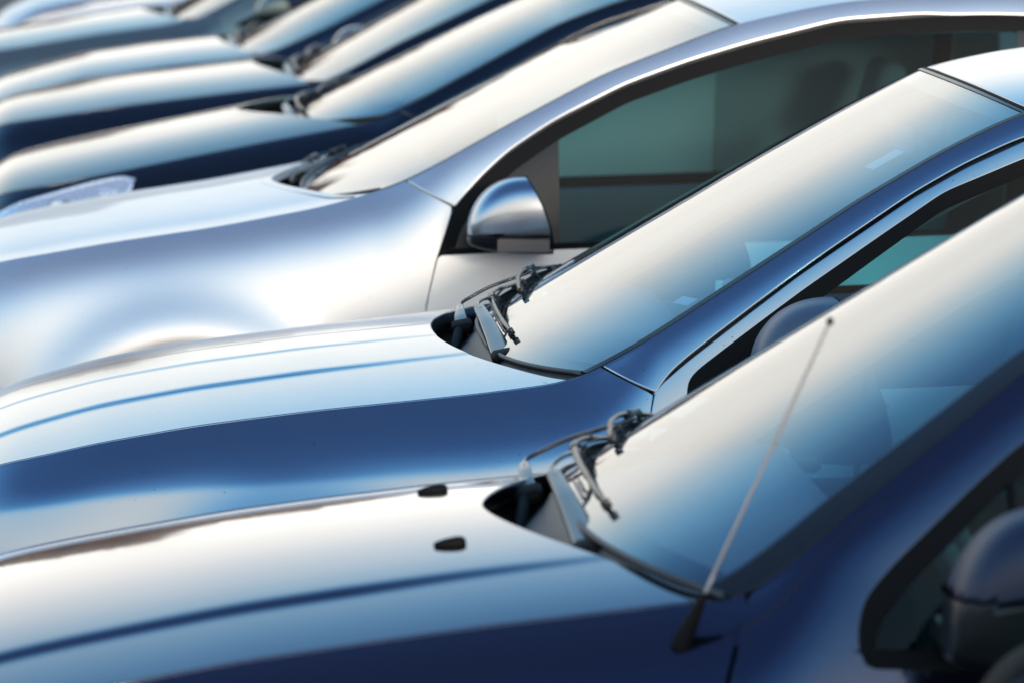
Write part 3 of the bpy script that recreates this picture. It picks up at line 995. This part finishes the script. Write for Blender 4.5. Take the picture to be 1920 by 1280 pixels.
    for s in both:
        m = MB(); put(m, P + N * (0.004 + 0.010 * bul), N, s)
        ln = m.build('headlight', M['clear'], root)
        m = MB(); put(m, P + N * 0.0035, N, s)
        m.build('reflector', M['chrome'], ln)
        m = MB()
        for e_ in (np.concatenate([P[:, 0], P[-1, 1:], P[::-1, -1]]),):
            e_ = e_ if s < 0 else e_ * np.array((1, -1, 1))
            m.tube(rounded(e_, 90, 1.5), 0.0075, 8)
        m.build('lamp_rim', M['chrome'], ln)
        for (f_, nm, mt) in ((27, 'lamp_bowl', M['trim']), (34, 'indicator_bulb', M['amber'] if c.get('amber') else M['chrome'])):
            m = MB()
            pc, nc = P[f_, 8], N[f_, 8]
            pc = pc if s < 0 else pc * np.array((1, -1, 1)); nc = nc if s < 0 else nc * np.array((1, -1, 1))
            q0 = nrm(np.cross(nc, (0, 0, 1.0))); q1 = np.cross(q0, nc)
            m.rbox(pc + nc * 0.006, (0.075 if f_ == 27 else 0.030, 0.026 if f_ == 27 else 0.016, 0.006), 0.006, np.stack([q0, q1, nc], 1), 3)
            lamp = m.build(nm, mt, ln)
            if f_ == 27:
                m = MB()
                for k_, rr_ in ((-0.045, 0.024), (0.004, 0.020), (0.046, 0.026)):
                    m.pebble(pc + nc * 0.012 + q0 * k_ + q1 * 0.004, (rr_, rr_ * 0.7, 0.005), np.stack([q0, q1, nc], 1), 0.0)
                m.build('painted_glint', M['white'], ln)  # white pebbles stand in for glints of light inside the lamp

    # --- mirrors, wipers, wheels
    for s in both:
        make_mirror(sh, root, s, c.get('mirror_paint', body))
    make_wiper(sh, root, True); make_wiper(sh, root, False)
    for xx in (xw, xw + 2.56):
        for s in both:
            make_wheel(sh, root, xx, s)
    for xx in (xw, xw + 2.56):
        for s in both:
            m = MB()
            yo, yi = s * (sh.Wm - 0.07), s * (sh.Wm - 0.36)
            m.lathe([(0.37, yo), (0.37, yi), (0.01, yi)], (xx, 0, 0.31), 1, 32)
            m.build('wheel_liner', M['black'], root)

    # --- cabin
    m = MB()
    m.rbox((0.86, 0, 0.30), (1.5, 0.70, 0.04), 0.02)
    m.rbox((-0.42, 0, 0.50), (0.03, 0.66, 0.26), 0.02)
    m.build('floor_pan', M['black'], root)
    # dashboard: a curved top running back from the foot of the glass
    vv = np.linspace(-0.93, 0.93, 31)
    A, _ = sh.wind(np.full(31, 0.02), vv, -0.03)
    zd = c['dash']
    rows = [A]
    for q, (dx, dz) in enumerate(((0.14, 0.005), (0.30, 0.02), (0.36, 0.005), (0.40, -0.06), (0.40, -0.32))):
        hump = 0.028 * np.exp(-((vv * wtop + 0.36) / 0.2) ** 2)
        rows.append(np.stack([np.full(31, A[15, 0] + 0.06) * (1 - 0.4 * np.abs(vv) ** 2 * (q == 0)) + dx, A[:, 1], np.full(31, zd + dz) + hump], -1))
    rows = np.stack(rows)
    N = nrm(np.cross(np.gradient(rows, axis=0), np.gradient(rows, axis=1))); N = np.where((N[..., 2:3] < -0.2), -N, N)
    m = MB(); m.grid(rows, N)
    m.build('dashboard', M['inside'], root)
    sy = -0.36
    m = MB()
    q = np.linspace(0, 2 * np.pi, 41)
    ax = nrm(np.array((-0.85, 0, -0.53)))
    e1, e2 = np.array((0, 1.0, 0)), np.cross(ax, (0, 1.0, 0))
    cw = np.array((A[15, 0] + 0.58, sy, zd - 0.02))
    m.tube([cw + 0.185 * (math.cos(t) * e1 + math.sin(t) * e2) for t in q], 0.015, 10, cap=False)
    for t in (0.15, math.pi - 0.15, -math.pi / 2):
        m.tube([cw + ax * 0.03, cw + 0.18 * (math.cos(t) * e1 + math.sin(t) * e2)], 0.016, 8)
    m.rbox(cw + ax * 0.02, (0.06, 0.06, 0.025), 0.02, np.stack([e1, e2, ax], 1))
    m.build('steering_wheel', M['inside'], root)
    sxx = c.get('seatx', 1.02)
    for yy in (-0.36, 0.36):
        m = MB()
        m.rbox((sxx - 0.12, yy, 0.50), (0.26, 0.24, 0.09), 0.06)
        tl = R(16); Rm = np.array([[math.cos(tl), 0, math.sin(tl)], [0, 1, 0], [-math.sin(tl), 0, math.cos(tl)]])
        m.rbox((sxx + 0.20, yy, 0.80), (0.075, 0.235, 0.32), 0.06, Rm)
        st = m.build('seat', M['cloth'], root)
        m = MB()
        hz = c.get('headz', 1.22)
        m.rbox((sxx + 0.30, yy, hz), (0.045, 0.135, 0.085), 0.04, Rm)
        for d in (-0.06, 0.06):
            m.tube([(sxx + 0.28, yy + d, hz - 0.16), (sxx + 0.30, yy + d, hz)], 0.007, 8)
        m.build('headrest', M['cloth'], st)
    m = MB()
    m.rbox((sxx + 0.85, 0, 0.52), (0.24, 0.60, 0.09), 0.05)
    m.rbox((sxx + 1.12, 0, 0.80), (0.07, 0.60, 0.28), 0.05)
    bs_ = m.build('rear_seat', M['cloth'], root)
    for yy in (-0.36, 0.36):
        m = MB(); m.rbox((sxx + 1.16, yy, 1.14), (0.04, 0.12, 0.07), 0.035); m.build('headrest', M['cloth'], bs_)
    # door cards and headlining just inside the skin
    for s in both:
        m = MB()
        XZ = coons([(0.12, float(belt(0.3))), (2.3, float(belt(2.0)))], [(0.12, 0.3), (2.3, 0.3)], [(0.12, float(belt(0.3))), (0.12, 0.3)], [(2.3, float(belt(2.0))), (2.3, 0.3)], 30, 10)
        P, N = sh.side(XZ, 0.05)
        put(m, P, -N, s)
        cap_ = np.stack([P[:, 0], sh.side(XZ[:, 0], 0.012)[0]])
        put(m, cap_, np.broadcast_to(np.array((0, 0, 1.0)), cap_.shape), s)
        m.build('door_card', M['darkin' if c.get('cabin') else 'inside'], root)
        m = MB()
        xs_ = np.linspace(g['xb'] + 0.10, 2.3, 60)
        t_ = np.stack([xs_, z0(xs_) - 0.012], -1)
        b_ = np.stack([xs_, z0(xs_) - c['hw'] - c['seal'] + 0.004], -1)
        XZ = t_[:, None] * (1 - np.linspace(0, 1, 5)[None, :, None]) + b_[:, None] * np.linspace(0, 1, 5)[None, :, None]
        P, N = sh.side(XZ, 0.028)
        put(m, P, -N, s)
        m.build('pillar_trim', M['inside'], root)
    vv2 = np.linspace(-0.96, 0.96, 31)[None, :]
    xx = g['xh'] + (2.3 - g['xh']) * np.linspace(0, 1, 20)[:, None] + 0 * vv2
    yy = vv2 * sh.top(xx)
    P, N = sh.surf(roof_z, xx, yy)
    m = MB(); m.grid(P - N * 0.03, -N); m.build('headlining', M['lining'], root)
    # inside mirror and its stalk
    pm, nm = sh.wind(np.array([0.86]), np.array([0.0]), -0.01)
    m = MB()
    m.rbox(pm[0] + np.array((0.05, 0, -0.055)), (0.012, 0.115, 0.032), 0.011)
    m.tube([pm[0], pm[0] + np.array((0.045, 0, -0.03))], 0.012, 8)
    m.build('inside_mirror', M['inside'], root)
    return root, sh

def gap_x(gap, z):
    """x of the front door gap at height z (its upright part)."""
    p = sorted([q for q in gap], key=lambda q: q[1])
    return float(np.interp(z, [q[1] for q in p], [q[0] for q in p]))

# ------------------------------------------------------------------ paints
PT = {
    'navy': paint('navy_paint', (0.040, 0.037, 0.068), 0.92, 0.14, dirt=0.3),
    'silverblue': paint('silver_blue_paint', (0.31, 0.345, 0.385), 1.0, 0.18, coat=0.25, dirt=0.8),
    'silver': paint('silver_paint', (0.66, 0.64, 0.625), 0.92, 0.42, coat=0.3),
    'silvershell': paint('silver_mirror_paint', (0.42, 0.43, 0.45), 1.0, 0.24, coat=0.4),
    'black': paint('black_paint', (0.016, 0.019, 0.026), 0.85, 0.22, coat=0.8, dirt=0.2),
    'black2': paint('blue_black_paint', (0.017, 0.021, 0.030), 0.85, 0.22, coat=0.8, dirt=0.2),
    'charcoal': paint('charcoal_paint', (0.03, 0.035, 0.05), 0.9, 0.25, dirt=0.2),
    'greygreen': paint('grey_green_paint', (0.14, 0.17, 0.16), 0.8, 0.35, dirt=0.2),
    'blue': paint('blue_paint', (0.02, 0.05, 0.18), 0.5, 0.35, dirt=0.2),
    'grey': paint('dark_grey_paint', (0.06, 0.06, 0.065), 0.5, 0.35, dirt=0.2),
}

def roofline(front, h):
    """Roof edge heights behind the windscreen added to the traced front part."""
    return front + [(1.25, h), (1.6, h + 0.015), (2.0, h), (2.25, h - 0.04), (2.40, h - 0.12), (2.60, h - 0.42), (2.80, h - 0.62)]

def generic(z0pts, x0, Y, label, pt, c0, c1, xh, trail, zA, **kw):
    """A car of the usual layout: gap, window and mirror lines follow its own roof line."""
    zc = Curve(z0pts, 0.035)
    f = lambda x, d: (x, float(zc(x)) - d)
    jb = f(0.13, 0.085)
    g = [(0.10, 0.25), (0.105, 0.70), (0.115, jb[1] - 0.08), (0.122, jb[1] - 0.03), jb] + [f(x, d) for x, d in ((0.20, 0.075), (0.33, 0.066), (0.5, 0.058), (0.7, 0.050), (0.94, 0.045))]
    bz = zA - 0.035
    W0 = [(0.205, bz + 0.012), (0.208, bz + 0.03)] + [f(x, d) for x, d in ((0.27, 0.125), (0.33, 0.112), (0.5, 0.10), (0.7, 0.088), (0.94, 0.08))]
    d = dict(z0=z0pts, x0=x0, Y=Y, label=label, paint=pt, zb=zA - 0.01, gap=g, joint=(0.03, jb), hg=0.045, hw=0.08, W0=W0,
             belt=[(0, bz), (0.6, bz + 0.012), (2.0, bz + 0.05)], seal=0.032, sail=(0.46, 0.45), trail=trail, wiper_shift=(0.0, -0.025), hood=[(0, 0), (.5, 5), (1, 15)],
             glass=dict(xb=0.0, xh=xh, c0=c0, c1=c1, p=2.7), dash=c0[1] - 0.03,
             mirror=dict(x0=0.30, x1=0.49, z0=bz + 0.03, z1=bz + 0.19), headz=zA + 0.27)
    d.update(kw)
    return d

CARS = {}
CARS['front'] = generic(
    roofline([(-1.56, .6), (-1.45, .70), (-1.36, .75), (-1.16, .80), (-.8, .86), (-.4, .91), (-.1, .945), (0, .965), (.3, 1.12), (.6, 1.29), (.9, 1.44), (1.05, 1.50)], 1.53),
    0.87, 4.30, 'dark grey car cut off at the bottom right corner, nearest of the row', PT['grey'], (-0.19, 0.985), (0.82, 1.515), 0.94, (-0.29, -0.03, 2.0), 0.97, mirror=dict(x0=0.16, x1=0.40, z0=0.85, z1=1.065, cut=0.1), mirror_paint=M['rubber'])
CARS['A'] = dict(
    label='dark navy blue car with a rod antenna on its wing and two washer nozzles', paint=PT['navy'], x0=0.82, Y=6.70, zb=0.97,
    z0=roofline([(-1.56, .6), (-1.46, .70), (-1.36, .757), (-1.16, .804), (-.762, .871), (-.399, .917), (-.114, .946), (-.03, .953), (.014, .962), (.193, 1.105), (.316, 1.192), (.448, 1.287), (.6, 1.39), (.75, 1.485), (.9, 1.56), (1.05, 1.605)], 1.63),
    a1=.52, a2=.38, gapw=3.4, hood=[(0, 0), (.5, 5.5), (1, 14)], crease=[(0.43, 0.008, 0.012)],
    gap=[(-.06, .25), (-.047, .8), (-.03, .864), (-.004, .93), (.012, .955)], joint=(.012, (.012, .955)), pillar=False, hg=.045, hw=.09,
    W0=[(.172, .905), (.170, .932), (.182, .975), (.235, 1.027), (.368, 1.140), (.432, 1.191)], belt=[(0, .885), (.2, .879), (.33, .873), (2, .93)], seal=.034, sealb=.03,
    sail=(.42, .42), divider=True, sailmat='side', trail=(-.345, -.02, 1.65), nozzles=(-0.26, 0.22), nozx=-0.415,
    glass=dict(xb=-0.005, xh=.92, c0=(-.20, 1.0), c1=(.80, 1.605), bow=0.0, p=3.1), dash=.985, trimw=.042, frit=.012,
    mirror=dict(x0=.27, x1=.50, z0=.90, z1=1.15, cut=.50, gap=.06), mirror_paint=M['navymatt'], headz=1.27, cabin='dark', wiper_shift=(-0.012, -0.018), headlight=[(-1.545, .02), (-1.52, .02), (-1.49, .03), (-1.49, .07), (-1.52, .10), (-1.545, .10)])
CARS['B'] = dict(
    label='silver-blue car in sharp focus with its bare wiper arms crossing an open cowl', paint=PT['silverblue'], x0=0.82, Y=9.10, zb=0.97, fw=0.08, W=.905, a0=.56, a1=.30, fl=.022, flr=.36, fls=.075, shoulder=(1.12, [(-1.4, .08), (-1.24, .09), (-.7, .125), (-.25, .145), (.2, .15)]),
    z0=roofline([(-1.56, .56), (-1.47, .66), (-1.38, .725), (-1.236, .780), (-1.036, .828), (-.833, .862), (-.573, .893), (-.227, .927), (-.05, .949), (0, .966), (.028, .98), (.252, 1.117), (.456, 1.243), (.591, 1.328), (.767, 1.426), (.873, 1.476), (.956, 1.509), (1.08, 1.54)], 1.565),
    hood=[(0, 0), (.5, 4), (1, 9)], crease=[(0.36, 0.006, 0.010), (0.10, 0.003, 0.008)],
    gap=[(.10, .25), (.108, .75), (.114, .85), (.121, .903), (.128, .938), (.146, .960), (.201, 1.004), (.334, 1.100), (.443, 1.178), (.548, 1.246), (.694, 1.339), (.808, 1.400), (.942, 1.458)],
    joint=(.028, (.128, .938)), hg=.045, hw=.08,
    W0=[(.200, .940), (.197, .955), (.206, .975), (.240, 1.000), (.33, 1.065), (.454, 1.152), (.603, 1.25), (.758, 1.350), (.936, 1.421)], belt=[(0, .934), (.217, .930), (.6, .945), (2, .99)], seal=.036,
    sail=(.46, .45), trail=(-.29, -.045, 2.1), glass=dict(xb=0.0, xh=.956, c0=(-.17, .957), c1=(.885, 1.543), bow=0.012, p=3.1), dash=.975, trimw=.015, frit=.012,
    mirror=dict(x0=.315, x1=.56, z0=.965, z1=1.157, cut=.12), mirror_paint=M['slate'], headz=1.23)
CARS['C'] = dict(
    label='pale silver car with a black framed side window and a rounded silver door mirror', paint=PT['silver'], x0=0.57, Y=11.70, zb=1.00, sig=.045,
    z0=roofline([(-1.56, .66), (-1.48, .76), (-1.36, .84), (-1.106, .912), (-.816, .962), (-.525, 1.003), (-.233, 1.056), (-.086, 1.095), (0, 1.124), (.26, 1.266), (.553, 1.416), (.904, 1.545), (1.1, 1.588)], 1.612),
    hood=[(0, 0), (.45, 3), (.75, 7.5), (.88, 1.5), (1, 1)], fl=.036, flr=.42, fls=.09, W=.875, a0=.56, a1=.15, B0=1.5, lam=.07,
    gap=[(.04, .25), (.042, .70), (.046, .80), (.075, .922), (.107, 1.013), (.122, 1.064), (.196, 1.137), (.278, 1.209), (.406, 1.290), (.604, 1.387), (.778, 1.448), (.948, 1.497), (1.204, 1.558), (1.439, 1.573)],
    joint=(0.0, (.122, 1.064)), hg=.045, hw=.05, frame=False,
    W0=[(.078, .930), (.107, 1.010), (.125, 1.060), (.196, 1.133), (.278, 1.205), (.406, 1.286), (.604, 1.383), (.778, 1.444), (.948, 1.493), (1.204, 1.554), (1.439, 1.569)],
    belt=[(0, .932), (.39, .949), (1.7, .985), (2.05, 1.0)], seal=.042, sail=(.41, .36), xB=1.74, trail=(-.355, -.10, 1.7),
    glass=dict(xb=-.06, xh=.92, c0=(-.26, 1.04), c1=(.87, 1.575), bow=0.004, p=2.6), dash=1.05, trimw=.008, frit=.010,
    mirror_paint=PT['silvershell'], mirror=dict(x0=.150, x1=.375, z0=.955, z1=1.165, cut=.27, lamp=True, pw=1.9, wide=.2, low=.2), headz=1.30, seatx=1.2, wiper_shift=(-0.03, -0.135), wiper_drop=-0.13)
CARS['D'] = generic(
    roofline([(-1.56, .62), (-1.47, .74), (-1.289, .851), (-.848, .937), (-.405, 1.022), (-.068, 1.082), (0, 1.108), (.301, 1.266), (.584, 1.415), (.761, 1.478), (.95, 1.53)], 1.565),
    0.64, 14.10, 'black car with a swept-back clear headlight, directly behind the pale silver car', PT['black'], (-.32, 1.055), (.72, 1.545), .82, (-.50, -.10, 1.7), 1.09,
    headlight=[(-1.50, .06), (-1.25, .04), (-1.0, .018), (-.88, .016), (-.840, .03), (-.87, .08), (-1.0, .13), (-1.25, .17), (-1.50, .17)], hood=[(0, 0), (.5, 5.5), (1, 17)])
CARS['E'] = generic(
    roofline([(-1.56, .62), (-1.47, .78), (-1.261, .885), (-.846, .950), (-.326, 1.011), (-.012, 1.045), (.03, 1.06), (.3, 1.20), (.622, 1.348), (.85, 1.45), (1.0, 1.50)], 1.54),
    0.50, 16.50, 'blue-black car between the black car with the clear headlight and a darker one', PT['black2'], (-.12, 1.03), (.75, 1.50), .86, (-.27, -.05, 1.8), 1.05)
CARS['F'] = generic(
    roofline([(-1.56, .55), (-1.45, .68), (-1.175, .800), (-.816, .895), (-.4, .95), (-.038, .985), (.03, 1.005), (.3, 1.12), (.627, 1.28), (.9, 1.41), (1.05, 1.47)], 1.51),
    0.30, 18.90, 'charcoal car just in front of the grey-green car', PT['charcoal'], (-.13, 1.0), (.78, 1.46), .90, (-.2, -.03, 1.8), 0.99)
CARS['G'] = generic(
    roofline([(-1.56, .58), (-1.45, .72), (-1.2, .83), (-.985, .874), (-.5, .95), (-.175, .991), (.014, 1.026), (.205, 1.124), (.6, 1.33), (.9, 1.46), (1.05, 1.51)], 1.55),
    0.0, 21.30, 'grey-green car far back in the row with a curved window frame', PT['greygreen'], (-.14, 1.0), (.80, 1.51), .92, (-.28, -.05, 1.8), 1.02)
CARS['H'] = generic(
    roofline([(-1.56, .58), (-1.45, .72), (-1.2, .82), (-.9, .88), (-.5, .935), (-.1, .98), (.02, 1.005), (.3, 1.13), (.6, 1.29), (.9, 1.44), (1.05, 1.50)], 1.54),
    0.30, 23.70, 'bright blue car at the top left with an amber lamp in its headlight', PT['blue'], (-.14, .99), (.80, 1.50), .92, (-.28, -.05, 1.8), 0.99, amber=True,
    headlight=[(-1.50, .02), (-1.25, .02), (-1.08, .025), (-1.0, .03), (-.99, .05), (-1.02, .10), (-1.15, .14), (-1.30, .16), (-1.50, .16)])
CARS['I'] = generic(
    roofline([(-1.56, .58), (-1.45, .72), (-1.2, .82), (-.9, .88), (-.5, .935), (-.1, .98), (.02, 1.005), (.3, 1.13), (.6, 1.29), (.9, 1.44), (1.05, 1.50)], 1.54),
    0.20, 26.10, 'light silver car, farthest of the row beyond the bright blue one', PT['silver'], (-.14, .99), (.80, 1.50), .92, (-.28, -.05, 1.8), 0.99)

BUILT = {}
for key, c in CARS.items():
    BUILT[key] = make_car(c)

# ------------------------------------------------------------------ extras of single cars
root, sh = BUILT['A']
base = np.array((-0.088, -float(sh.w(np.array(-0.088), np.array(0.90))) + 0.006, 0.905))
d = nrm(np.array((0.195, 0.0, 0.43)))
m = MB()
m.tube(rounded([base - d * 0.01, base + d * 0.012, base + d * 0.04, base + d * 0.085], 20, 1), np.interp(np.linspace(0, 1, 20), [0, .25, .6, 1], [.016, .015, .010, .0055]), 14)
ant = m.build('antenna', M['rubber'], root)
m = MB(); m.tube([base + d * q for q in np.linspace(0.08, 0.535, 12)], np.linspace(0.0033, 0.0026, 12), 8)
m.build('antenna_rod', M['rod'], ant)
m = MB(); m.rbox(base + d * 0.54, (0.0055, 0.0055, 0.0065), 0.0052, n=3); m.build('antenna_tip', M['rubber'], ant)

root, sh = BUILT['C']
for x_a, x_b, mt_ in ((0.36, 1.04, M['bright_panel']), (1.025, 1.72, M['dim_panel'])):  # added panels imitate the brightness showing through the far window
  xs = np.linspace(x_a, x_b, 30)
  bl = Curve(CARS['C']['belt'], 0.05)
  top_, bot_ = sh.z0(xs) - 0.115, bl(xs) + 0.045
  q = np.linspace(0, 1, 24)[None, :]
  XZ = np.stack([np.repeat(xs[:, None], 24, 1), np.maximum(top_, bot_ + 0.01)[:, None] * (1 - q) + bot_[:, None] * q], -1)
  P, N = sh.side(XZ, 0.035 if x_a < 1 else 0.028)
  P, N = mir(P + N * 0.004 * np.sin(np.linspace(0, 8 * np.pi, 24))[None, :, None], N)
  m = MB(); m.grid(P, -N); m.grid(P + N * 0.002, N)
  m.build('added_window_panel', mt_, root)

root, sh = BUILT['B']
def card(name, mat, u, v, w, h, off):
    """A thin sticker lying against the inside of the windscreen."""
    g = sh.c['glass']
    du, dv = h / 1.1 / 2, w / 0.70 / 2
    U, V = np.meshgrid(np.linspace(u - du, u + du, 5), np.linspace(v - dv, v + dv, 5), indexing='ij')
    P, N = sh.wind(U, V, off)
    m = MB(); m.grid(P, N); m.grid(P - N * 0.001, -N)
    ws = [o for o in root.children if o.name.startswith('windscreen') and 'trim' not in o.name][0]
    return m.build(name, mat, ws)
card('sticker', M['pale'], 0.265, -0.90, 0.05, 0.025, -0.006)
card('paper_permit', M['pale'], 0.76, -0.72, 0.055, 0.075, -0.012)

# ------------------------------------------------------------------ ground
def struct(name, mb, mat):
    o = mb.build(name, mat)
    o['kind'] = 'structure'
    return o
asph, t_, b_ = new_mat('asphalt')
tc = t_.nodes.new('ShaderNodeTexCoord')
n1 = t_.nodes.new('ShaderNodeTexNoise'); n1.inputs['Scale'].default_value = 90.0; n1.inputs['Detail'].default_value = 8.0
n2 = t_.nodes.new('ShaderNodeTexNoise'); n2.inputs['Scale'].default_value = 0.35; n2.inputs['Detail'].default_value = 5.0
t_.links.new(tc.outputs['Object'], n1.inputs['Vector']); t_.links.new(tc.outputs['Object'], n2.inputs['Vector'])
cr = t_.nodes.new('ShaderNodeValToRGB')
cr.color_ramp.elements[0].color = (0.035, 0.035, 0.036, 1); cr.color_ramp.elements[1].color = (0.085, 0.082, 0.078, 1)
mxn = t_.nodes.new('ShaderNodeMath'); mxn.operation = 'MULTIPLY_ADD'; mxn.inputs[1].default_value = 0.5
t_.links.new(n1.outputs[0], mxn.inputs[0])
hf = t_.nodes.new('ShaderNodeMath'); hf.operation = 'MULTIPLY'; hf.inputs[1].default_value = 0.5
t_.links.new(n2.outputs[0], hf.inputs[0]); t_.links.new(hf.outputs[0], mxn.inputs[2])
t_.links.new(mxn.outputs[0], cr.inputs[0]); t_.links.new(cr.outputs[0], b_.inputs['Base Color'])
b_.inputs['Roughness'].default_value = 0.85
bpn = t_.nodes.new('ShaderNodeBump'); bpn.inputs['Strength'].default_value = 0.5; bpn.inputs['Distance'].default_value = 0.006
t_.links.new(n1.outputs[0], bpn.inputs['Height']); t_.links.new(bpn.outputs[0], b_.inputs['Normal'])
m = MB()
gx, gy = np.meshgrid(np.linspace(-500, 500, 21), np.linspace(-500, 500, 21), indexing='ij')
m.grid(np.stack([gx, gy, 0 * gx], -1), np.broadcast_to(np.array((0, 0, 1.0)), gx.shape + (3,)))
struct('ground', m, asph)
for k in range(10):
    yl = 5.50 + 2.4 * k + (0.2 if k > 1 else 0)
    m = MB(); P = np.array([[(-1.6, yl - .06, .004), (-1.6, yl + .06, .004)], [(3.4, yl - .06, .004), (3.4, yl + .06, .004)]])
    m.grid(P, np.broadcast_to(np.array((0, 0, 1.0)), (2, 2, 3)))
    struct('bay_marking', m, M['white'])

# ------------------------------------------------------------------ bare woodland round the car park
rng = np.random.default_rng(4)
def woodland():
    n = 240000
    an = rng.uniform(0.15, np.pi - 0.15, n)
    rr = rng.uniform(72, 92, n)
    bear = 90 - np.degrees(an)
    crest = np.interp(bear, [-80, -9, -6.5, -5, -3.3, -2.4, -1, 2.5, 6, 12, 80], [2.8, 2.6, 3.4, 7.4, 7.6, 4.6, 3.9, 3.3, 3.0, 3.0, 3.2])
    crest = crest + 0.5 * np.sin(an * 9 + 1.0) + 0.5 * np.sin(an * 43 + 2.0) + 0.45 * np.sin(an * 97)
    z = crest * rng.uniform(0, 1, n) ** 0.8 * rng.uniform(0.75, 1.15, n)
    p = np.stack([rr * np.cos(an), rr * np.sin(an), z], -1)
    a = rng.normal(size=(n, 3)) * np.array((0.30, 0.30, 0.75)); b = rng.normal(size=(n, 3)) * 0.07
    V = np.stack([p - a - b, p + a * 0.9 - b, p + a + b, p - a * 0.8 + b], 1).reshape(-1, 3)
    V[:, 2] = np.maximum(V[:, 2], 0.02)
    me = bpy.data.meshes.new('woodland')
    me.from_pydata(V.tolist(), [], np.arange(4 * n).reshape(-1, 4).tolist())
    mt = plain('bare_twigs', (0.085, 0.036, 0.017), 0.9, scale=0.4)
    me.materials.append(mt)
    o = bpy.data.objects.new('woodland', me); COL.objects.link(o)
    o['kind'] = 'stuff'; o['label'] = 'brown bare woodland far off beyond the row of cars'
woodland()
